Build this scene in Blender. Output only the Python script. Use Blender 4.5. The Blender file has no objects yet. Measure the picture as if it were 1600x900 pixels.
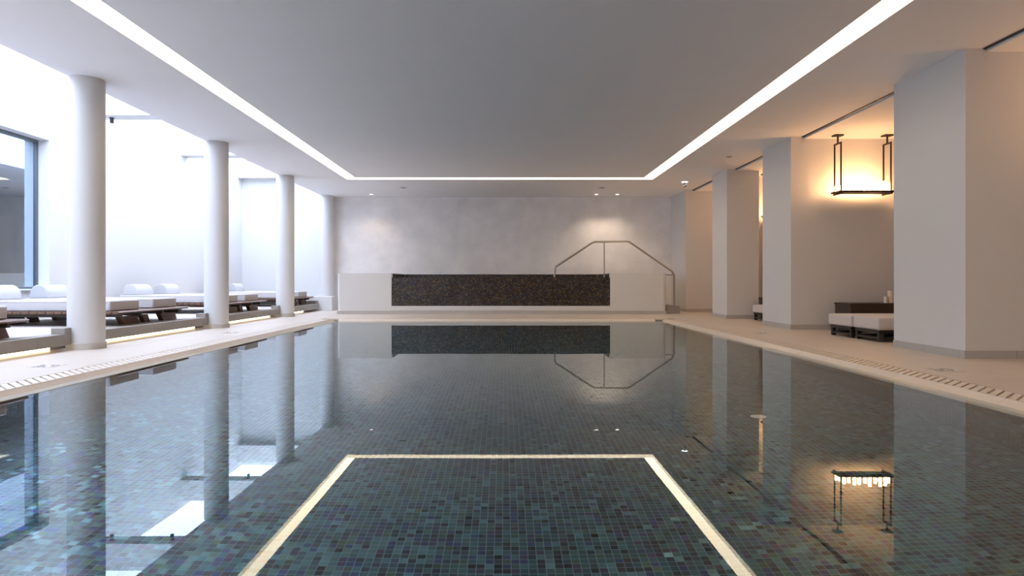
import bpy, bmesh, math, random
from mathutils import Vector, Matrix
random.seed(7)
C = bpy.context.scene.collection
sc = bpy.context.scene

# ------------------------------------------------------------------ helpers
class MB:
    """collects shapes into one mesh"""
    def __init__(self): self.bm = bmesh.new()
    def box(self, x0, x1, y0, y1, z0, z1, bev=0.0, seg=2):
        b = bmesh.new()
        bmesh.ops.create_cube(b, size=1.0)
        for v in b.verts:
            v.co = Vector((x0 + (v.co.x + .5) * (x1 - x0), y0 + (v.co.y + .5) * (y1 - y0), z0 + (v.co.z + .5) * (z1 - z0)))
        if bev > 0:
            bmesh.ops.bevel(b, geom=b.edges[:], offset=bev, segments=seg, profile=.5, affect='EDGES')
        return self.join(b)
    def join(self, b, mat=None):
        if mat is not None: b.transform(mat)
        me = bpy.data.meshes.new('tmp'); b.to_mesh(me); b.free()
        self.bm.from_mesh(me); bpy.data.meshes.remove(me)
        return self
    def prism(self, prof, axis, a0, a1, bev=0.0, seg=2):
        """extrude a 2D profile along an axis; 'Y': prof=(x,z); 'X': prof=(y,z); 'Z': prof=(x,y)"""
        b = bmesh.new()
        def P(p, a):
            return {'Y': (p[0], a, p[1]), 'X': (a, p[0], p[1]), 'Z': (p[0], p[1], a)}[axis]
        v0 = [b.verts.new(P(p, a0)) for p in prof]; v1 = [b.verts.new(P(p, a1)) for p in prof]
        n = len(prof)
        b.faces.new(v0); b.faces.new(v1[::-1])
        for i in range(n): b.faces.new((v0[i], v1[i], v1[(i + 1) % n], v0[(i + 1) % n]))
        bmesh.ops.recalc_face_normals(b, faces=b.faces[:])
        if bev > 0: bmesh.ops.bevel(b, geom=b.edges[:], offset=bev, segments=seg, profile=.5, affect='EDGES')
        return self.join(b)
    def lathe(self, prof, c, n=48):
        """prof = [(r, z)...] round the z axis at c"""
        b = bmesh.new(); rings = []
        for r, z in prof:
            rings.append([b.verts.new((c[0] + r * math.cos(2 * math.pi * k / n), c[1] + r * math.sin(2 * math.pi * k / n), c[2] + z)) for k in range(n)])
        for a, d in zip(rings, rings[1:]):
            for k in range(n): b.faces.new((a[k], a[(k + 1) % n], d[(k + 1) % n], d[k]))
        b.faces.new(rings[0][::-1]); b.faces.new(rings[-1])
        bmesh.ops.recalc_face_normals(b, faces=b.faces[:])
        return self.join(b)
    def tube(self, pts, r, n=12):
        b = bmesh.new(); pts = [Vector(p) for p in pts]; rings = []
        for i, p in enumerate(pts):
            d = (pts[min(i + 1, len(pts) - 1)] - pts[max(i - 1, 0)]).normalized()
            u = d.orthogonal().normalized() if abs(d.y) > .9 else d.cross(Vector((0, 1, 0))).normalized()
            w = d.cross(u).normalized()
            k = 1.0
            if 0 < i < len(pts) - 1:
                a = (p - pts[i - 1]).normalized(); k = 1 / max(.5, a.dot(d))
            rings.append([b.verts.new(p + (u * math.cos(2 * math.pi * j / n) * k + w * math.sin(2 * math.pi * j / n)) * r) for j in range(n)])
        for a, d in zip(rings, rings[1:]):
            for j in range(n): b.faces.new((a[j], a[(j + 1) % n], d[(j + 1) % n], d[j]))
        b.faces.new(rings[0][::-1]); b.faces.new(rings[-1])
        bmesh.ops.recalc_face_normals(b, faces=b.faces[:])
        return self.join(b)
    def build(self, name, mat, parent=None, smooth=False):
        me = bpy.data.meshes.new(name); self.bm.to_mesh(me); self.bm.free()
        if smooth:
            for p in me.polygons: p.use_smooth = True
            try: me.set_sharp_from_angle(angle=math.radians(40))
            except Exception: pass
        me.materials.append(mat)
        o = bpy.data.objects.new(name, me); C.objects.link(o)
        if parent is not None: o.parent = parent
        return o

def tag(o, label, cat, group=None, kind=None):
    o['label'] = label; o['category'] = cat
    if group: o['group'] = group
    if kind: o['kind'] = kind
    return o
def thing(name, label, cat, loc=(0, 0, 0), group=None, kind=None):
    o = bpy.data.objects.new(name, None); C.objects.link(o); o.location = loc; o.empty_display_size = .1
    return tag(o, label, cat, group, kind)
def struct(o, label, cat): return tag(o, label, cat, kind='structure')
def copy_tree(o, parent=None, loc=None, label=None):
    c = o.copy(); C.objects.link(c); c.parent = parent
    if loc is not None: c.location = loc
    if label: c['label'] = label
    for ch in list(o.children): copy_tree(ch, c)
    return c

# ------------------------------------------------------------------ materials
class NT:
    def __init__(self, name):
        self.m = bpy.data.materials.new(name); self.m.use_nodes = True
        self.t = self.m.node_tree; self.t.nodes.clear()
        self.out = self.t.nodes.new('ShaderNodeOutputMaterial')
    def n(self, typ, **kw):
        x = self.t.nodes.new(typ)
        for k, v in kw.items():
            if k in x.inputs.keys(): x.inputs[k].default_value = v
            else: setattr(x, k, v)
        return x
    def l(self, a, b): self.t.links.new(a, b)
    def bsdf(self, **kw):
        p = self.n('ShaderNodeBsdfPrincipled')
        for k, v in kw.items(): p.inputs[k].default_value = v
        self.l(p.outputs[0], self.out.inputs['Surface']); return p
    def math(self, op, a, b=None, c=None):
        x = self.n('ShaderNodeMath', operation=op)
        for i, s in enumerate((a, b, c)):
            if s is None: continue
            if isinstance(s, (int, float)): x.inputs[i].default_value = s
            else: self.l(s, x.inputs[i])
        return x.outputs[0]
    def mix(self, fac, a, b):
        x = self.n('ShaderNodeMix', data_type='RGBA')
        for i, s in ((0, fac), (6, a), (7, b)):
            if isinstance(s, (int, float, tuple)): x.inputs[i].default_value = s
            else: self.l(s, x.inputs[i])
        return x.outputs[2]
    def pos(self): return self.n('ShaderNodeNewGeometry').outputs['Position']

def rgb(r, g, b): return (r, g, b, 1.0)

def paint(name, col, rough=.7, var=.03, scale=2.5, bump=.02):
    t = NT(name); p = t.bsdf(Roughness=rough)
    no = t.n('ShaderNodeTexNoise', Scale=scale, Detail=6.0, Roughness=.6); t.l(t.pos(), no.inputs['Vector'])
    f = t.math('MULTIPLY_ADD', no.outputs['Fac'], 1.6, -.3)
    lo = rgb(*[c * (1 - var) for c in col]); hi = rgb(*[min(1, c * (1 + var)) for c in col])
    t.l(t.mix(f, lo, hi), p.inputs['Base Color'])
    if bump:
        b = t.n('ShaderNodeBump', Strength=bump, Distance=.01); t.l(no.outputs['Fac'], b.inputs['Height']); t.l(b.outputs[0], p.inputs['Normal'])
    return t.m

def stone(name, col, tx=.6, ty=.6, joint=.004, rough=.45, ox=0., oy=0., contrast=.12):
    """travertine: soft streaks and fine joints between the slabs"""
    t = NT(name); p = t.bsdf(Roughness=rough)
    P = t.pos(); s = t.n('ShaderNodeSeparateXYZ'); t.l(P, s.inputs[0])
    mp = t.n('ShaderNodeMapping'); mp.inputs['Scale'].default_value = (2.2, 14., 9.); t.l(P, mp.inputs[0])
    no = t.n('ShaderNodeTexNoise', Scale=1.0, Detail=7.0, Roughness=.62); t.l(mp.outputs[0], no.inputs['Vector'])
    n2 = t.n('ShaderNodeTexNoise', Scale=1.3, Detail=3.0); t.l(P, n2.inputs['Vector'])
    def cell(v, size, off):
        u = t.math('DIVIDE', t.math('ADD', v, 100.0 + off), size)
        fr = t.math('FRACT', u); d = t.math('MINIMUM', fr, t.math('SUBTRACT', 1.0, fr))
        return t.math('FLOOR', u), t.math('LESS_THAN', t.math('MULTIPLY', d, size), joint * .5)
    ix, jx = cell(s.outputs[0], tx, ox); iy, jy = cell(s.outputs[1], ty, oy)
    cb = t.n('ShaderNodeCombineXYZ'); t.l(ix, cb.inputs[0]); t.l(iy, cb.inputs[1])
    wn = t.n('ShaderNodeTexWhiteNoise', noise_dimensions='3D'); t.l(cb.outputs[0], wn.inputs['Vector'])
    f = t.math('ADD', t.math('MULTIPLY', no.outputs['Fac'], .55), t.math('ADD', t.math('MULTIPLY', n2.outputs['Fac'], .3), t.math('MULTIPLY', wn.outputs['Value'], .25)))
    c1 = rgb(*[c * (1 - contrast) for c in col]); c2 = rgb(*[min(1, c * (1 + contrast)) for c in col])
    base = t.mix(f, c1, c2)
    j = t.math('MAXIMUM', jx, jy)
    t.l(t.mix(t.math('MULTIPLY', j, .75), base, rgb(*[c * .45 for c in col])), p.inputs['Base Color'])
    b = t.n('ShaderNodeBump', Strength=.15, Distance=.004); t.l(no.outputs['Fac'], b.inputs['Height']); t.l(b.outputs[0], p.inputs['Normal'])
    return t.m

def mosaic(name, size, axes, ramp, grout, gw, rough=.15, offs=(0, 0), spec=.5, metal=0., tilt=.06):
    t = NT(name); p = t.bsdf(Roughness=rough)
    p.inputs['Specular IOR Level'].default_value = spec
    s = t.n('ShaderNodeSeparateXYZ'); t.l(t.pos(), s.inputs[0])
    idx, gm = [], []
    for a, off in zip(axes, offs):
        u = t.math('DIVIDE', t.math('ADD', s.outputs[a], 50.0 + off), size)
        idx.append(t.math('FLOOR', u)); fr = t.math('FRACT', u)
        d = t.math('MINIMUM', fr, t.math('SUBTRACT', 1.0, fr))
        gm.append(t.math('LESS_THAN', d, gw / size * .5))
    cb = t.n('ShaderNodeCombineXYZ'); t.l(idx[0], cb.inputs[0]); t.l(idx[1], cb.inputs[1])
    wn = t.n('ShaderNodeTexWhiteNoise', noise_dimensions='3D'); t.l(cb.outputs[0], wn.inputs['Vector'])
    cr = t.n('ShaderNodeValToRGB'); cr.color_ramp.interpolation = 'CONSTANT'
    el = cr.color_ramp.elements
    while len(el) > 1: el.remove(el[-1])
    el[0].position = 0; el[0].color = rgb(*ramp[0][1])
    for pos, col in ramp[1:]:
        e = el.new(pos); e.color = rgb(*col)
    t.l(wn.outputs['Value'], cr.inputs[0])
    # noise puts an uneven catch of light into the tile colour; each tile tilts below
    no = t.n('ShaderNodeTexNoise', Scale=1.0 / size * .35, Detail=2.0); t.l(t.pos(), no.inputs['Vector'])
    sh = t.math('MULTIPLY_ADD', no.outputs['Fac'], .9, .55)
    hs = t.n('ShaderNodeHueSaturation'); t.l(cr.outputs[0], hs.inputs['Color']); t.l(sh, hs.inputs['Value'])
    g = t.math('MAXIMUM', gm[0], gm[1])
    t.l(t.mix(g, hs.outputs[0], rgb(*grout)), p.inputs['Base Color'])
    t.l(t.math('MULTIPLY_ADD', g, .6, rough), p.inputs['Roughness'])
    t.l(t.math('MULTIPLY', t.math('SUBTRACT', 1.0, g), metal), p.inputs['Metallic'])
    sub = t.n('ShaderNodeVectorMath', operation='SUBTRACT'); sub.inputs[1].default_value = (.5, .5, .5); t.l(wn.outputs['Color'], sub.inputs[0])
    scl = t.n('ShaderNodeVectorMath', operation='SCALE'); scl.inputs['Scale'].default_value = tilt; t.l(sub.outputs[0], scl.inputs[0])
    add = t.n('ShaderNodeVectorMath', operation='ADD'); t.l(scl.outputs[0], add.inputs[0])
    t.l(t.n('ShaderNodeNewGeometry').outputs['Normal'], add.inputs[1])
    nr = t.n('ShaderNodeVectorMath', operation='NORMALIZE'); t.l(add.outputs[0], nr.inputs[0]); t.l(nr.outputs[0], p.inputs['Normal'])
    return t.m

def wood(name, col, rough=.4):
    t = NT(name); p = t.bsdf(Roughness=rough)
    mp = t.n('ShaderNodeMapping'); mp.inputs['Scale'].default_value = (30., 3., 30.)
    tc = t.n('ShaderNodeTexCoord'); t.l(tc.outputs['Object'], mp.inputs[0])
    no = t.n('ShaderNodeTexNoise', Scale=1.0, Detail=6.0, Distortion=.6); t.l(mp.outputs[0], no.inputs['Vector'])
    t.l(t.mix(no.outputs['Fac'], rgb(*[c * .55 for c in col]), rgb(*[c * 1.4 for c in col])), p.inputs['Base Color'])
    return t.m

def fabric(name, col):
    t = NT(name); p = t.bsdf(Roughness=.9); p.inputs['Sheen Weight'].default_value = .15
    tc = t.n('ShaderNodeTexCoord')
    no = t.n('ShaderNodeTexNoise', Scale=220.0, Detail=2.0); t.l(tc.outputs['Object'], no.inputs['Vector'])
    t.l(t.mix(no.outputs['Fac'], rgb(*[c * .92 for c in col]), rgb(*[min(1, c * 1.06) for c in col])), p.inputs['Base Color'])
    b = t.n('ShaderNodeBump', Strength=.08, Distance=.002); t.l(no.outputs['Fac'], b.inputs['Height']); t.l(b.outputs[0], p.inputs['Normal'])
    return t.m

def plain(name, col, rough=.5, metal=0.):
    t = NT(name); p = t.bsdf(Roughness=rough, Metallic=metal)
    no = t.n('ShaderNodeTexNoise', Scale=40.0); t.l(t.pos(), no.inputs['Vector'])
    t.l(t.mix(no.outputs['Fac'], rgb(*[c * .93 for c in col]), rgb(*[min(1, c * 1.05) for c in col])), p.inputs['Base Color'])
    return t.m

def emit(name, col, s):
    t = NT(name); e = t.n('ShaderNodeEmission'); e.inputs[0].default_value = rgb(*col); e.inputs[1].default_value = s
    t.l(e.outputs[0], t.out.inputs['Surface']); return t.m

M = {}
M['ceil'] = paint('ceiling_paint', (.90, .895, .905), .75, .015, 1.2)
M['wall'] = paint('white_plaster', (.67, .66, .645), .8, .02, 1.6)
M['courtw'] = paint('court_render', (.66, .655, .65), .85, .015, 1.0)
M['back'] = paint('grey_stucco', (.85, .83, .82), .8, .13, 1.9, .06)
M['column'] = paint('column_paint', (.62, .61, .605), .6, .01, 3.0)
M['deck'] = stone('travertine_deck', (.58, .505, .44), .60, .90, .004, .42, .35, .1)
M['ledge'] = stone('travertine_edge', (.66, .57, .49), 20., .60, .004, .35)
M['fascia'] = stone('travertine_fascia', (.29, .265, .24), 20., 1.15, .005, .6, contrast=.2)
M['grate'] = stone('travertine_grate', (.66, .58, .50), 20., 1.2, .004, .5)
M['skirt'] = stone('skirting_stone', (.46, .43, .40), .58, .58, .004, .55)
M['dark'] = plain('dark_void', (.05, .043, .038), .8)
tiles = [(0, (.030, .105, .125)), (.14, (.046, .150, .165)), (.27, (.018, .060, .080)), (.40, (.060, .150, .125)), (.50, (.012, .030, .045)),
         (.60, (.024, .040, .170)), (.68, (.10, .24, .27)), (.76, (.012, .016, .026)), (.84, (.060, .120, .055)), (.90, (.050, .022, .090)), (.96, (.16, .36, .42))]
grout = (.15, .25, .30)
M['floor_mos'] = mosaic('pool_floor_mosaic', .0362, (0, 1), tiles, grout, .0032, .22, metal=.55, tilt=.14)
M['wallx_mos'] = mosaic('pool_side_mosaic', .0362, (1, 2), tiles, (.07, .11, .13), .0032, .22, metal=.55, tilt=.14)
M['wally_mos'] = mosaic('pool_end_mosaic', .0362, (0, 2), tiles, (.07, .11, .13), .0032, .22, metal=.55, tilt=.14)
spa_t = [(0, (.028, .017, .012)), (.3, (.016, .011, .010)), (.5, (.050, .030, .018)), (.66, (.085, .055, .025)), (.76, (.020, .022, .05)), (.86, (.11, .09, .07)), (.93, (.15, .10, .04)), (.97, (.05, .08, .13))]
M['spa_y'] = mosaic('spa_front_mosaic', .025, (0, 2), spa_t, (.015, .012, .010), .003, .2)
M['spa_x'] = mosaic('spa_side_mosaic', .025, (1, 2), spa_t, (.015, .012, .010), .003, .2)
M['spa_z'] = mosaic('spa_rim_mosaic', .025, (0, 1), spa_t, (.015, .012, .010), .003, .2)
M['wood'] = wood('walnut_slats', (.14, .072, .045), .5)
M['dkwood'] = wood('dark_oak', (.045, .028, .019), .4)
M['blkwood'] = wood('black_stained_wood', (.018, .015, .013), .45)
M['mattress'] = fabric('lounger_fabric', (.52, .50, .51))
M['pillow'] = fabric('towelling', (.52, .515, .53))
M['daybed'] = fabric('daybed_linen', (.60, .55, .52))
M['steel'] = plain('brushed_steel', (.42, .38, .35), .28, 1.0)
M['bronze'] = plain('dark_bronze', (.035, .022, .015), .45, .6)
M['black'] = plain('black_metal', (.02, .02, .022), .5)
M['white'] = plain('white_plastic', (.8, .8, .8), .4)
M['alu'] = plain('window_aluminium', (.16, .18, .20), .4, .6)
M['candle'] = emit('candle_glow', (1.0, .53, .235), 56.0)
M['wax'] = plain('ivory_wax', (.80, .70, .58), .5)
M['cove'] = emit('cove_led', (1.0, .80, .56), 7.0)
M['led'] = emit('step_led', (1.0, .84, .56), 5.0)
M['lens'] = emit('downlight_lens', (1.0, .85, .68), 8.0)
M['coolled'] = emit('cool_white_led', (.86, .94, 1.0), 5.0)
M['unlit'] = plain('unlit_lens', (.05, .045, .04), .3)
M['inlet'] = plain('inlet_steel', (.85, .85, .85), .3)
M['mark'] = plain('marker_blue', (.15, .17, .25), .5)
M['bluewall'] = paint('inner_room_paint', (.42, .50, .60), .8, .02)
def water_mat():
    t = NT('clear_water'); g = t.n('ShaderNodeBsdfGlass'); g.inputs['IOR'].default_value = 1.333
    g.inputs['Roughness'].default_value = 0.0; g.inputs['Color'].default_value = rgb(.93, .985, .99)
    no = t.n('ShaderNodeTexNoise', Scale=1.6, Detail=2.0); t.l(t.pos(), no.inputs['Vector'])
    b = t.n('ShaderNodeBump', Strength=.02, Distance=.01); t.l(no.outputs['Fac'], b.inputs['Height']); t.l(b.outputs[0], g.inputs['Normal'])
    t.l(g.outputs[0], t.out.inputs['Surface']); return t.m
M['water'] = water_mat()
def glass_mat():
    t = NT('window_glass'); g = t.n('ShaderNodeBsdfGlass'); g.inputs['IOR'].default_value = 1.5; g.inputs['Color'].default_value = rgb(.80, .88, .95)
    r = t.n('ShaderNodeBsdfGlossy'); r.inputs['Roughness'].default_value = .02; r.inputs['Color'].default_value = rgb(.70, .82, .95)
    x = t.n('ShaderNodeMixShader'); x.inputs[0].default_value = .7; t.l(g.outputs[0], x.inputs[1]); t.l(r.outputs[0], x.inputs[2])
    t.l(x.outputs[0], t.out.inputs['Surface']); return t.m
M['glass'] = glass_mat()

# ------------------------------------------------------------------ dimensions (metres, deck level z = 0, camera at x = y = 0)
ZC = 3.02            # hall ceiling
ZA = 2.988           # alcove ceiling
WZ = -.04            # water level
YB, YF = 18.35, -3.0 # back wall, wall behind the camera
PX0, PX1, PY0, PY1 = -3.33, 3.03, .9, 13.55      # pool basin
GX0, GX1, GY1 = -3.68, 3.45, 13.97               # outer edge of the grates
XW = -7.05           # light court wall
XE = -4.82           # ceiling edge
XP = -4.75           # platform edge
COLS = [7.68, 11.15, 14.65, 18.1]
XC = -4.70

# ------------------------------------------------------------------ floor, pool
b = MB()
b.box(-7.4, GX0, YF, YB + .2, -.3, 0); b.box(GX1, 8.2, YF, YB + .2, -.3, 0)
b.box(GX0, GX1, GY1, YB + .2, -.3, 0); b.box(GX0, GX1, YF, .55, -.3, 0)
struct(b.build('floor', M['deck']), 'pale travertine pool deck running round all sides of the pool', 'floor')

b = MB()
def ledge_prof(xi, xo):
    xm = xo + (xi - xo) * .3
    return [(xi, -.058), (xm, -.0415), (xo, -.004), (xo, -.3), (xi, -.3)]
b.prism(ledge_prof(PX0, -3.46), 'Y', .7, 13.75); b.prism(ledge_prof(PX1, 3.23), 'Y', .7, 13.75)
b.prism(ledge_prof(PY1, 13.75), 'X', PX0, PX1)
b.prism(ledge_prof(PY0, .7), 'X', PX0, PX1)
struct(b.build('trim_1', M['ledge']), 'sloping travertine pool edge just under the waterline', 'pool edge')

basin = thing('pool_basin', 'sunken swimming pool lined with dark blue green glass mosaic', 'pool', kind='structure')
b = MB(); b.box(PX0 - .1, PX1 + .1, PY0 - .1, PY1 + .1, -1.2, -1.02); b.build('pool_floor', M['floor_mos'], basin)
b = MB(); b.box(PX0 - .1, PX0, PY0 - .1, PY1 + .1, -1.02, -.08); b.box(PX1, PX1 + .1, PY0 - .1, PY1 + .1, -1.02, -.08); b.build('side_wall', M['wallx_mos'], basin)
b = MB(); b.box(PX0, PX1, PY0 - .1, PY0, -1.02, -.08); b.box(PX0, PX1, PY1, PY1 + .1, -1.02, -.08); b.build('end_wall', M['wally_mos'], basin)

b = MB(); b.box(-3.455, 3.225, .705, 13.745, -1.03, WZ)
struct(b.build('pool_water', M['water']), 'still clear mirror-like water filling the swimming pool', 'water')

def grate(name, label, along, a0, a1, c0, c1, near_high):
    """stone cover over the overflow channel: two side rails and cross bars with open slots"""
    t = thing(name, label, 'drain grate', group='overflow grates round the pool')
    b = MB(); g = MB()
    def bx(q, a, a_, c, c_, z0, z1):
        if along == 'Y': q.box(c, c_, a, a_, z0, z1)
        else: q.box(a, a_, c, c_, z0, z1)
    bx(b, a0, a1, c0, c0 + .012, -.03, -.002); bx(b, a0, a1, c1 - .012, c1, -.03, -.002)
    pit, gap, wd = .088, .025, c1 - c0 - .025
    a = a0 + .001
    while a + wd + pit < a1:
        # bars run at 45 degrees, nearer the viewer on the pool side
        lo, hi = (c0 + .0125, c1 - .0125)
        s0, s1 = (wd, 0) if near_high else (0, wd)
        q = [(lo, a + s0), (lo, a + s0 + pit - gap), (hi, a + s1 + pit - gap), (hi, a + s1)]
        if along == 'X': q = [(v, u) for u, v in q]
        b.prism(q, 'Z', -.03, -.002); a += pit
    b.build('slotted_cover', M['grate'], t)
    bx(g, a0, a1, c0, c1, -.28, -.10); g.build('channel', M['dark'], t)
grate('overflow_grate', 'slotted stone overflow grate along the left pool edge beside the loungers', 'Y', .55, 13.75, -3.68, -3.46, True)
grate('overflow_grate', 'slotted stone overflow grate along the right pool edge facing the pillars', 'Y', .55, 13.75, 3.23, 3.45, False)
grate('overflow_grate', 'slotted stone overflow grate across the far pool end before the raised spa', 'X', -3.68, 3.45, 13.75, 13.97, False)

# fittings in the pool and the deck
b = MB(); b.lathe([(.055, 0), (.055, .008), (.035, .012), (.012, .010)], (1.86, 5.0, -1.02), 32)
tag(b.build('pool_inlet', M['inlet'], smooth=True), 'small round pale inlet cap set in the pool floor', 'pool inlet')
def marker(x, y, label):
    t = thing('deck_marker', label, 'deck marker', (x, y, 0), 'small markers set in the pool deck')
    b = MB(); b.box(-.10, .10, -.12, .12, 0, .0025); b.build('plate', M['grate'], t)
    b = MB()
    for i in range(4):
        for k in range(3):
            if (i + k) % 4 == 3: continue
            x0 = -.085 + i * .044; y0 = -.09 + k * .062
            b.box(x0, x0 + .030, y0, y0 + .022, .0025, .0038); b.box(x0 + (k % 2) * .02, x0 + .01 + (k % 2) * .02, y0, y0 + .048, .0025, .0038)
    b.build('dark_strokes', M['mark'], t)
marker(3.73, 5.80, 'small marker inset in the right deck before the nearest pillar')
marker(3.73, 9.90, 'small marker inset in the right deck before the second pillar')
marker(-4.05, 6.05, 'small marker inset in the left deck before the nearest round column')
marker(-4.0, 10.0, 'small marker inset in the left deck before the second round column')

# ------------------------------------------------------------------ light court on the left
b = MB()
b.box(XW - .05, -4.925, YF, 18.0, .06, .18); b.box(XW - .05, -4.97, YF, 18.0, 0, .06)
struct(b.build('court_platform', M['deck']), 'low stone platform of the light court carrying the loungers', 'platform')
ys = [YF] + [v for c in COLS[:3] for v in (c - .19, c + .19)] + [17.45]
for k in range(0, len(ys), 2):
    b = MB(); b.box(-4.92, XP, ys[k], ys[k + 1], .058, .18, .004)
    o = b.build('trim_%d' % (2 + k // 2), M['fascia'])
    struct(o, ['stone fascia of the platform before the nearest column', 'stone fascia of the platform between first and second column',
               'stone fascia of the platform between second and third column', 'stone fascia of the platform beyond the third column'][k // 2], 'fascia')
    t = thing('step_light', ['glowing light strip under the platform before the nearest column', 'glowing light strip under the platform between first and second column',
              'glowing light strip under the platform between second and third column', 'glowing light strip under the platform beyond the third column'][k // 2],
              'light strip', (-4.95, ys[k] + .04, 0), 'light strips under the platform')
    L = ys[k + 1] - ys[k] - (.10 if k < 6 else .7)
    b = MB(); b.box(-.018, 0, 0, L, .002, .05); b.build('profile', M['white'], t)
    b = MB(); b.box(0.0005, .012, .01, L - .01, .006, .045); b.build('diffuser', M['led'], t)
for c, nm in zip(COLS[:3], ('nearest', 'second', 'third')):
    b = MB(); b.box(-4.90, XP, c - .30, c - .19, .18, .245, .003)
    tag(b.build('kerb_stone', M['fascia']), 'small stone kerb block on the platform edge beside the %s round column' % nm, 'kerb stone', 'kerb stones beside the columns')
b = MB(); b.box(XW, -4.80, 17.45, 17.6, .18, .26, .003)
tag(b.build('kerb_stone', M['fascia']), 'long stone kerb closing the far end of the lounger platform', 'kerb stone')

# walls of the court
WY0, WY1, WZ0, WZ1 = 7.0, 10.58, .62, 2.94
b = MB()
b.box(XW - .3, XW, YF, WY0, 0, 4.1); b.box(XW - .3, XW, WY1, YB + .2, 0, 4.1)
b.box(XW - .3, XW, WY0, WY1, 0, WZ0); b.box(XW - .3, XW, WY0, WY1, WZ1, 4.1)
struct(b.build('wall_left', M['courtw']), 'tall white wall along the far side of the light court', 'wall')
b = MB(); b.box(XW, XE, YB, YB + .2, 0, 4.1)
struct(b.build('wall_court', M['courtw']), 'white end wall of the light court', 'wall')
win = thing('window_1', 'large window with grey frame in the light court wall', 'window', (XW - .17, (WY0 + WY1) / 2, WZ0), kind='structure')
hw = (WY1 - WY0) / 2; hz = WZ1 - WZ0
b = MB(); f = .05
b.box(-.05, .0, -hw, hw, 0, f); b.box(-.05, 0, -hw, hw, hz - f, hz); b.box(-.05, 0, -hw, -hw + f, f, hz - f); b.box(-.05, 0, hw - f, hw, f, hz - f)
b.build('frame', M['alu'], win)
b = MB(); b.box(-.032, -.022, -hw + f, hw - f, f, hz - f); b.build('pane', M['glass'], win)
b = MB(); b.box(0.002, .20, -hw, hw, -.0, .02); b.build('sill', M['white'], win)
b = MB()
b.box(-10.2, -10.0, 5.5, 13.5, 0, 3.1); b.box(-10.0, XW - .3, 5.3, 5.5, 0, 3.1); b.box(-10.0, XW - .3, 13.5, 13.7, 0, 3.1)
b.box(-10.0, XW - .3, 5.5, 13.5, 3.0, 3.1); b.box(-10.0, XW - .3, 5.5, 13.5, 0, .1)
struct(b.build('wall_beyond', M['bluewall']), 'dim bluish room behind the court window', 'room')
beams = []
for y0, nm in ((11.28, 'nearest'), (14.88, 'middle'), (18.05, 'farthest')):
    b = MB(); b.box(XW, XE, y0, y0 + .34, 3.50, 3.95, .004)
    beams.append(struct(b.build('beam', M['courtw']), '%s white beam crossing the open top of the light court' % nm, 'beam'))
def court_spot(x, y, label):
    t = thing('beam_spotlight', label, 'spotlight', (x, y, 3.5), 'black spotlights under the court beams')
    b = MB(); b.box(-.03, .03, -.03, .03, -.012, 0); b.build('mount', M['black'], t)
    b = MB(); b.lathe([(.026, -.095), (.030, -.09), (.030, -.012), (.02, -.012)], (0, 0, 0), 20); b.build('barrel', M['black'], t, True)
court_spot(-6.58, 11.45, 'small black spotlight under the nearest court beam, right of the nearest column')
court_spot(-5.57, 11.45, 'small black spotlight under the nearest court beam, on the pool side')
court_spot(-5.64, 15.05, 'small black spotlight under the middle court beam, on the pool side')

# round columns
for c, lb in zip(COLS, ('thick white round column nearest the camera', 'second white round column along the pool', 'third white round column along the pool',
                        'farthest white round column beside the back wall')):
    t = thing('column', lb, 'column', (XC, c, 0), kind='structure')
    b = MB(); b.lathe([(.188, .0), (.188, ZC)], (0, 0, 0), 72); b.build('shaft', M['column'], t, True)
    b = MB(); b.lathe([(.2, .0), (.2, .07), (.189, .075)], (0, 0, 0), 72); b.build('base_ring', M['skirt'], t, True)
b = MB(); b.box(-5.05, -4.45, 17.62, YB, 0, .36, .005)
tag(b.build('column_plinth', M['wall']), 'low white block round the foot of the farthest column', 'plinth', kind='structure')

# ------------------------------------------------------------------ ceiling with light cove and curtain slots
PIERS = [(6.65, 7.87), (10.70, 11.87), (13.78, 14.73), (16.90, YB)]
CL0, CL1, CR0, CR1, CF0, CF1, CN0, CN1 = -3.50, -3.26, 3.05, 3.30, 14.91, 15.19, -1.8, -1.55
TH = .45
b = MB()
b.box(XE, CL0, YF, YB + .2, ZC, ZC + TH)
b.box(CL0, CR1, YF, CN0, ZC, ZC + TH); b.box(CL0, CR1, CF1, YB + .2, ZC, ZC + TH)
b.box(CL1, CR0, CN1, CF0, ZC, ZC + TH)
b.box(CR1, 4.655, YF, YB + .2, ZC, ZC + TH)
b.box(CL0, CR1, CN0, CF1, ZC + TH, ZC + TH + .05)
b.box(4.70, 8.2, YF, YB + .2, ZA, ZC + TH)
b.box(4.655, 4.70, YF, YB + .2, ZC + .15, ZC + TH)
struct(b.build('ceiling', M['ceil']), 'smooth white ceiling over the pool hall', 'ceiling')
zt = ZC + .07
def cove(label, x0, x1, y0, y1):
    t = thing('cove_light', label, 'cove light', ((x0 + x1) / 2, (y0 + y1) / 2, zt), 'light coves in the ceiling')
    cx, cy = (x0 + x1) / 2, (y0 + y1) / 2
    b = MB(); b.box(x0 - cx + .001, x1 - cx - .001, y0 - cy + .001, y1 - cy - .001, .012, .03); b.build('housing', M['white'], t)
    b = MB(); b.box(x0 - cx + .003, x1 - cx - .003, y0 - cy + .003, y1 - cy - .003, 0, .011); b.build('diffuser', M['cove'], t)
cove('long glowing light cove in the ceiling on the column side', CL0, CL1, CN0, CF1)
cove('long glowing light cove in the ceiling on the pillar side', CR0, CR1, CN0, CF1)
cove('glowing light cove across the far end of the ceiling', CL1, CR0, CF0, CF1)
cove('light cove across the ceiling behind the viewpoint', CL1, CR0, CN0, CN1)

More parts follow.
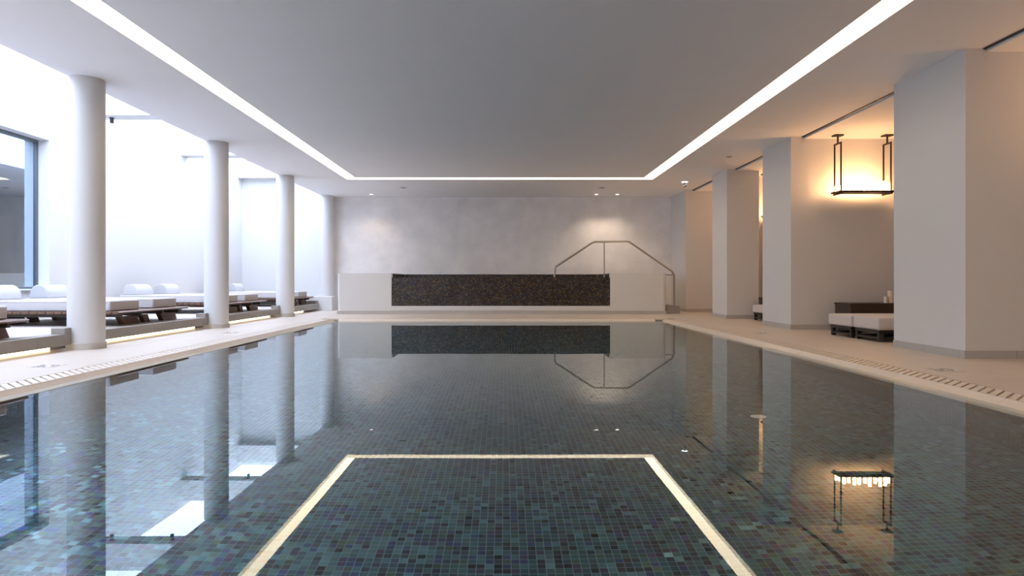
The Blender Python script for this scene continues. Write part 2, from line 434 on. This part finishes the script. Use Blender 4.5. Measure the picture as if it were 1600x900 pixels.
for y0, y1, lb in ((3.2, 6.64, 'black strip as shade in the ceiling slot before the nearest pillar'), (7.88, 10.69, 'black strip as shade in the ceiling slot above the candle lamp alcove'),
                   (11.88, 13.77, 'black strip as shade in the ceiling slot between second and third pillar'), (14.74, 16.89, 'black strip as shade in the ceiling slot between third and farthest pillar')):
    b = MB(); b.box(4.656, 4.682, y0, y1, 3.008, 3.10)  # black strip added to darken the slot's inside like deep shade
    tag(b.build('slot_shade_strip', M['black']), lb, 'shade strip', 'shade strips in the ceiling slots')
# slab edge above the court
b = MB(); b.box(XE - .001, XE + .3, YF, YB + .2, ZC + TH, 4.1)
struct(b.build('wall_upper', M['courtw']), 'white roof edge above the columns', 'wall')
b = MB(); b.box(XE + .3, 8.2, YF, YB + .2, ZC + TH + .06, ZC + TH + .2)
struct(b.build('roof', M['courtw']), 'flat roof over the pool hall', 'roof')

# ------------------------------------------------------------------ walls and pillars
b = MB(); b.box(XE, 8.2, YB, YB + .2, 0, ZC + TH)
struct(b.build('wall_back', M['back']), 'grey stucco wall behind the raised spa', 'wall')
b = MB(); b.box(XW - .3, 8.2, YF - .2, YF, 0, 4.1)
struct(b.build('wall_front', M['wall']), 'wall behind the viewpoint', 'wall')
b = MB(); b.box(8.0, 8.2, YF, YB, 0, ZC)
struct(b.build('wall_right', M['wall']), 'wall at the back of the alcoves on the right', 'wall')
XF = 4.49
def skirt_tiles(b, x0, x1, y0, y1, h=.078):
    """stone skirting round the left and near faces of a pier"""
    L = y1 - y0; n = max(1, round(L / .58))
    for k in range(n): b.box(x0 - .012, x0 - .0005, y0 - .012 + (L + .012) * k / n + .0015, y0 - .012 + (L + .012) * (k + 1) / n - .0015, .0, h)
    L = x1 - x0; n = max(1, round(L / .58))
    for k in range(n): b.box(x0 + L * k / n + .0015, x0 + L * (k + 1) / n - .0015, y0 - .012, y0 - .0005, .0, h)
for (y0, y1), lb in zip(PIERS, ('broad white pillar nearest the camera on the right', 'second white pillar on the right, beside the candle lamp',
                                'third white pillar on the right', 'farthest white pillar on the right, joined to the back wall')):
    t = thing('pillar', lb, 'pillar', (XF, y0, 0), kind='structure')
    b = MB()
    if y0 == 13.78:
        b.box(0, .65, 0, y1 - y0, 0, ZC); b.box(.65, 3.5, .70, y1 - y0, 0, ZC)
    else: b.box(0, 3.5, 0, y1 - y0, 0, ZC)
    b.build('shaft', M['wall'], t)
    b = MB(); skirt_tiles(b, 0, .65 if y0 == 13.78 else 3.5, 0, y1 - y0); b.build('skirting', M['skirt'], t)

# ------------------------------------------------------------------ raised spa at the far end
S = thing('raised_spa', 'raised white spa tub with dark mosaic overflow front at the far pool end', 'spa tub', (0, 15.8, 0))
SH = .942
def side_block(x0, x1, round_right):
    b = bmesh.new(); bmesh.ops.create_cube(b, size=1)
    for v in b.verts: v.co = Vector((x0 + (v.co.x + .5) * (x1 - x0), (v.co.y + .5) * 2.1, .075 + (v.co.z + .5) * (SH - .075)))
    ve = [e for e in b.edges if abs(e.verts[0].co.z - e.verts[1].co.z) > .1 and min(e.verts[0].co.y, e.verts[1].co.y) < .1 and
          (e.verts[0].co.x > x1 - .01 if round_right else e.verts[0].co.x < x0 + .01)]
    bmesh.ops.bevel(b, geom=ve, offset=.09, segments=10, profile=.5, affect='EDGES')
    q = MB(); q.join(b); q.build('side_block', M['wall'], S, True)
side_block(-3.87, -2.61, False); side_block(2.45, 3.75, True)
b = MB(); b.box(-2.609, 2.449, .012, .16, .187, .845, .006); b.build('overflow_front', M['spa_y'], S)
b = MB(); b.box(-2.609, 2.449, 0.0, .16, .076, .186, .004); b.build('base', M['wall'], S)
b = MB()
n = 13
for k in range(n): b.box(-3.87 + 7.62 * k / n + .0015, -3.87 + 7.62 * (k + 1) / n - .0015, -.012, .05, 0, .075)
b.build('skirting', M['skirt'], S)
for x0, x1 in ((-2.609, -2.59), (2.43, 2.449)):
    b = MB(); b.box(x0, x1, .17, 2.0, .2, SH - .003); b.build('side_lining', M['spa_x'], S)
b = MB(); b.box(-2.585, 2.425, 1.98, 2.10, .0, SH - .004); b.build('back_rim', M['spa_y'], S)
b = MB(); b.box(-2.588, 2.428, .17, 1.97, .2, .32); b.build('basin_floor', M['spa_z'], S)
b = MB(); b.box(-2.587, 2.427, .162, 1.975, .322, .838); b.build('spa_water', M['water'], S)

# steps beside the spa
b = MB(); b.box(3.79, 4.10, 15.95, 17.3, 0, .175, .004)
tag(b.build('step_block', M['fascia']), 'stone step between the raised spa and the farthest pillar', 'step')
# handrail
YR = 16.25; K = YR / 1067.0
def rp(px, py): return ((px - 788) * K, YR, .75 + (440 - py) * K)
H = thing('handrail', 'bent steel handrail rising over the raised spa', 'handrail', (0, 0, 0))
b = MB()
pl = [rp(866.5, 433), rp(866.8, 420), (rp(869, 416)), rp(925, 379.5), rp(929, 377.8), rp(980, 377.2), rp(984, 378.5), rp(1050, 424), rp(1053.3, 430), (rp(1053.5, 470)[0], YR, .176)]
b.tube(pl, .022, 14); b.build('rail', M['steel'], H, True)
b = MB(); p = rp(944, 377); b.tube([(p[0], YR, p[2]), (p[0], YR, .33)], .016, 12); b.build('post', M['steel'], H, True)
b = MB(); p = rp(1053.3, 429.5); b.tube([(3.752, YR, p[2]), (p[0], YR, p[2])], .012, 10); b.build('bracket', M['steel'], H, True)
b = MB(); b.lathe([(.05, .175), (.05, .183), (.025, .19)], (p[0], YR, 0), 24); b.build('floor_flange', M['steel'], H, True)

# ------------------------------------------------------------------ loungers on the platform
PZ = .18
def make_double():
    t = thing('double_lounger', '', 'sun lounger', (-5.0, 8.66, PZ), 'double sun loungers on the platform')
    W = 1.86
    b = MB(); x = .15; k = 0
    while x > -1.93:
        x0 = x - .094
        if k == 0: b.prism([(x, .178), (x - .02, .190), (x0, .190), (x0, .158), (x - .03, .158)], 'Y', -.06, W)
        else: b.box(x0, x, -.06, W, .158, .190, .003, 1)
        x -= .104; k += 1
    b.build('slat_deck', M['wood'], t)
    b = MB()
    for y in (.12, .60, 1.18, 1.66): b.box(-1.90, .08, y - .022, y + .022, .112, .157)
    b.build('rails', M['dkwood'], t)
    for x in (-.06, -1.62):
        for y, wl in ((.27, .43), (.81, .16), (1.31, .45)):
            b = MB(); b.prism([(y, .111), (y + wl, .111), (y + wl + .06, 0), (y + .09, 0)], 'X', x - .035, x + .035, .004, 1)
            b.build('leg', M['wood'], t)
    for y in (0, 1.06):
        b = MB(); b.box(-1.84, 0, y, y + .70, .191, .330, .022, 4); m = b.build('mattress', M['mattress'], t, True)
        b = MB()
        for z in (.210, .311): 
            b.tube([(-1.82, y - .001, z), (-.02, y - .001, z)], .004, 6); b.tube([(.001, y + .02, z), (.001, y + .68, z)], .004, 6)
        b.build('piping', M['mattress'], m)
    return t
dl = make_double()
dl['label'] = 'double slatted lounger with two white mattresses just beyond the nearest round column'
for y, lb in ((5.12, 'double slatted lounger before the nearest round column, cut by the left picture edge'),
              (12.12, 'double slatted lounger behind the second round column'),
              (15.55, 'double slatted lounger behind the third round column, at the far end')):
    copy_tree(dl, None, (-5.0, y, PZ), lb)
def make_bolster():
    prof = []
    n = 20
    w, h = .135, .195
    for k in range(n + 1):
        a = math.pi * k / n
        x = w * math.cos(a); z = h * (math.sin(a) ** .8)
        prof.append((x * (1.0 if z > .03 else 1.04), max(z, 0.0)))
    prof = [(x, z) for x, z in prof]
    b = MB(); b.prism(prof, 'Y', 0, .54, .014, 3)
    return b.build('bolster_pillow', M['pillow'], None, True)
bo = make_bolster(); first = True
names = {5.12: 'the lounger cut by the picture edge', 8.66: 'the lounger beyond the nearest column', 12.12: 'the lounger behind the second column', 15.55: 'the lounger at the far end'}
for y in (8.66, 5.12, 12.12, 15.55):
    for k, dy in enumerate((.07, 1.13)):
        o = bo if first else bo.copy()
        if not first: C.objects.link(o)
        first = False
        o.location = (-6.68, y + dy, PZ + .3305)
        tag(o, 'white bolster pillow on the %s mattress of %s' % (('near', 'far')[k], names[y]), 'pillow', 'bolster pillows on the loungers')

# ------------------------------------------------------------------ alcove furniture on the right
def make_daybed(lb):
    t = thing('daybed', lb, 'daybed', (4.61, 8.42, 0), 'low daybeds in the alcoves')
    b = MB(); b.box(0.02, 1.9, .02, .60, .105, .148, .004, 1); b.build('frame', M['blkwood'], t)
    for x in (.025, 1.84):
        for y in (.025, .545):
            b = MB(); b.box(x, x + .055, y, y + .05, 0, .104, .003, 1); b.build('leg', M['blkwood'], t)
    b = MB(); b.box(.03, .055, .08, .54, .03, .06); b.box(.08, 1.84, .03, .055, .03, .06); b.box(.08, 1.84, .565, .59, .03, .06); b.build('stretcher', M['blkwood'], t)
    b = MB(); b.box(0, 1.92, 0, .62, .149, .30, .025, 4); m = b.build('mattress', M['daybed'], t, True)
    return t
db = make_daybed('low linen daybed in the candle lamp alcove, nearer of the two')
copy_tree(db, None, (4.59, 9.06, 0), 'low linen daybed in the candle lamp alcove, farther of the two')
copy_tree(db, None, (4.88, 12.82, 0), 'low linen daybed half hidden behind the second pillar')
def console(x, y, w, d, lb):
    t = thing('low_console', lb, 'console', (x, y, 0), 'low dark consoles in the alcoves')
    b = MB(); b.box(0, w, 0, d, .40, .43, .003, 1); b.build('top', M['dkwood'], t)
    b = MB(); b.box(.01, w - .01, .01, d - .01, .06, .399); b.build('body', M['dkwood'], t)
    b = MB(); b.box(.04, w - .04, .04, d - .02, 0, .059); b.build('plinth', M['blkwood'], t)
console(5.10, 10.06, 2.0, .5, 'low dark wood console behind the two daybeds below the candle lamp')
console(5.12, 13.47, 2.0, .29, 'low dark wood console behind the second pillar')
def candle(x, y, r, h, lb):
    t = thing('pillar_candle', lb, 'candle', (x, y, .43), 'candles on the low console')
    b = MB(); b.lathe([(r, 0), (r, h - .004), (r - .004, h), (r * .5, h - .004), (.004, h - .006)], (0, 0, 0), 32); b.build('wax', M['wax'], t, True)
    b = MB(); b.tube([(0, 0, h - .006), (.001, 0, h + .008)], .0015, 6); b.build('wick', M['black'], t)
candle(5.745, 10.28, .030, .095, 'short ivory candle on the dark console, leftmost of its group')
candle(5.825, 10.30, .042, .185, 'tall ivory candle on the dark console beside the short one')
candle(5.925, 10.30, .042, .185, 'tall ivory candle on the dark console, half hidden by the nearest pillar')

# ------------------------------------------------------------------ candle pendants
def make_pendant():
    rnd = random.Random(11)
    t = thing('candle_pendant', '', 'pendant lamp', (5.465, 10.42, ZA), 'bronze candle pendants in the alcoves')
    zs = 2.098 - ZA
    b = MB(); b.box(-.425, .425, -.13, .13, zs, zs + .028, .003, 1); b.build('tray', M['bronze'], t)
    for s in (-1, 1):
        x = s * .377
        b = MB(); b.box(x - .01, x + .01, -.135, .135, zs - .024, zs - .0005); b.build('tray_bar', M['bronze'], t)
        for y in (-.10, .10):
            b = MB(); b.box(x - .009, x + .009, y - .009, y + .009, zs + .0285, -.145); b.build('rod', M['bronze'], t)
        b = MB(); b.box(x - .011, x + .011, -.111, .111, -.145, -.125); b.build('yoke', M['bronze'], t)
        b = MB(); b.box(x - .010, x + .010, -.010, .010, -.1245, -.0225); b.build('stem', M['bronze'], t)
        b = MB(); b.box(x - .068, x + .068, -.06, .06, -.022, -.0005, .003, 1); b.build('canopy', M['bronze'], t)
    xs = -.385
    tops = [.075, .09, .12, .10, .13, .14, .125, .15, .115, .15, .13, .12, .155, .115, .16, .12]
    for k in range(16):
        x = -.398 + k * .053
        y = (-.06, .045, -.02)[k % 3]
        if abs(abs(x) - .377) < .035: y = 0.0
        h = tops[k]; r = .021 + .003 * rnd.random()
        b = MB(); b.lathe([(r, 0), (r, h - .003), (r - .004, h), (.004, h - .005)], (x, y, zs + .0285), 16); b.build('candle', M['candle'], t, True)
    return t
cp = make_pendant(); cp['label'] = 'bronze tray pendant with glowing candles hanging beside the second pillar'
copy_tree(cp, None, (6.25, 6.2, ZA), 'bronze candle pendant in the nearest alcove, beyond the right picture edge')
copy_tree(cp, None, (6.35, 16.5, ZA), 'bronze candle pendant hidden behind the third pillar')
copy_tree(cp, None, (5.80, 14.20, ZA), 'bronze candle pendant mostly hidden behind the second pillar')

# ------------------------------------------------------------------ ceiling fittings
def downlight(x, y, lit, lb, name='downlight', r=.055, z=ZC):
    t = thing(name, lb, 'downlight', (x, y, z), 'recessed downlights in the ceiling')
    b = MB()
    b.lathe([(r, -.0005), (r, -.006), (r * .8, -.008), (r * .78, -.002)], (0, 0, 0), 32); b.build('ring', M['white'], t, True)
    b = MB(); b.lathe([(r * .76, -.0085), (r * .70, -.010), (.004, -.010)], (0, 0, 0), 24); b.build('lens', M['lens'] if lit else M['unlit'], t, True)
    return t
def spot(x, y, z, power, col, ang=110, blend=.6, target=None):
    l = bpy.data.lights.new('downlight_lamp', 'SPOT'); l.energy = power; l.color = col; l.spot_size = math.radians(ang); l.spot_blend = blend; l.shadow_soft_size = .04
    o = bpy.data.objects.new('downlight_lamp', l); C.objects.link(o); o.location = (x, y, z)
    d = Vector(target) - Vector((x, y, z)) if target else Vector((0, 0, -1))
    o.rotation_euler = d.to_track_quat('-Z', 'Y').to_euler()
    return o
WARM = (1.0, .72, .48)
for x, pw, lb in ((-3.45, 30, 'small lit downlight near the back wall above the left spa block'),
                  (2.39, 40, 'small lit downlight above the handrail, left of the pair'),
                  (2.93, 40, 'small lit downlight above the handrail, right of the pair')):
    d = downlight(x, 17.72, True, lb)
    s = spot(x, 17.72, ZC - .02, pw, (1.0, .78, .58)); s.parent = d; s.matrix_parent_inverse = Matrix.Translation((-x, -17.72, -ZC))
downlight(-2.44, 16.5, False, 'dark unlit ceiling spot above the left end of the mosaic spa front', 'unlit_downlight', .09)
downlight(2.36, 16.5, False, 'dark unlit ceiling spot above the right end of the mosaic spa front', 'unlit_downlight', .09)
downlight(4.08, 12.4, False, 'round ceiling fitting before the third pillar', 'ceiling_sensor', .06)
t = thing('swivel_ceiling_fixture', 'small lit white ceiling fixture with hanging head near the farthest pillar', 'ceiling fixture', (4.08, 15.45, ZC))
b = MB(); b.lathe([(.075, -.0005), (.075, -.018)], (0, 0, 0), 32); b.build('mount', M['white'], t, True)
b = MB(); b.lathe([(.072, -.0185), (.06, -.03)], (0, 0, 0), 32); b.build('lit_ring', M['coolled'], t, True)
b = MB(); b.lathe([(.03, -.03), (.022, -.075)], (0, 0, 0), 20); b.build('neck', M['steel'], t, True)
b = MB(); q = bmesh.new(); bmesh.ops.create_cone(q, cap_ends=True, segments=24, radius1=.022, radius2=.026, depth=.075)
b.join(q, Matrix.Translation((.01, 0, -.105)) @ Matrix.Rotation(math.radians(55), 4, 'Y')); b.build('head', M['steel'], t, True)
b = MB(); b.box(.034, .046, -.03, .03, -.12, -.075, .003, 1); b.build('side_cover', M['white'], t)

# ------------------------------------------------------------------ light
w = bpy.data.worlds.new('overcast_sky'); sc.world = w; w.use_nodes = True
bg = w.node_tree.nodes['Background']; bg.inputs[0].default_value = (.66, .77, 1.0, 1); bg.inputs[1].default_value = 9.0

# ------------------------------------------------------------------ camera
cam = bpy.data.cameras.new('camera'); co = bpy.data.objects.new('camera', cam); C.objects.link(co)
co.location = (0, 0, .75); co.rotation_euler = (math.radians(90), 0, 0)
cam.sensor_width = 36; cam.lens = 36 * 1067 / 1600.0
cam.shift_x = .0075; cam.shift_y = -.00625; cam.clip_start = .05
sc.camera = co
sc.view_settings.view_transform = 'Standard'; sc.view_settings.look = 'None'; sc.view_settings.gamma = 1; sc.view_settings.use_curve_mapping = False
sc.view_settings.exposure = 0.0
cy = sc.cycles
cy.use_denoising = True
try: cy.denoiser = 'OPENIMAGEDENOISE'
except Exception: pass
cy.max_bounces = 14; cy.diffuse_bounces = 7; cy.glossy_bounces = 6; cy.transmission_bounces = 10; cy.transparent_max_bounces = 8
cy.caustics_reflective = True; cy.caustics_refractive = True; cy.blur_glossy = .3
cy.sample_clamp_indirect = 6.0
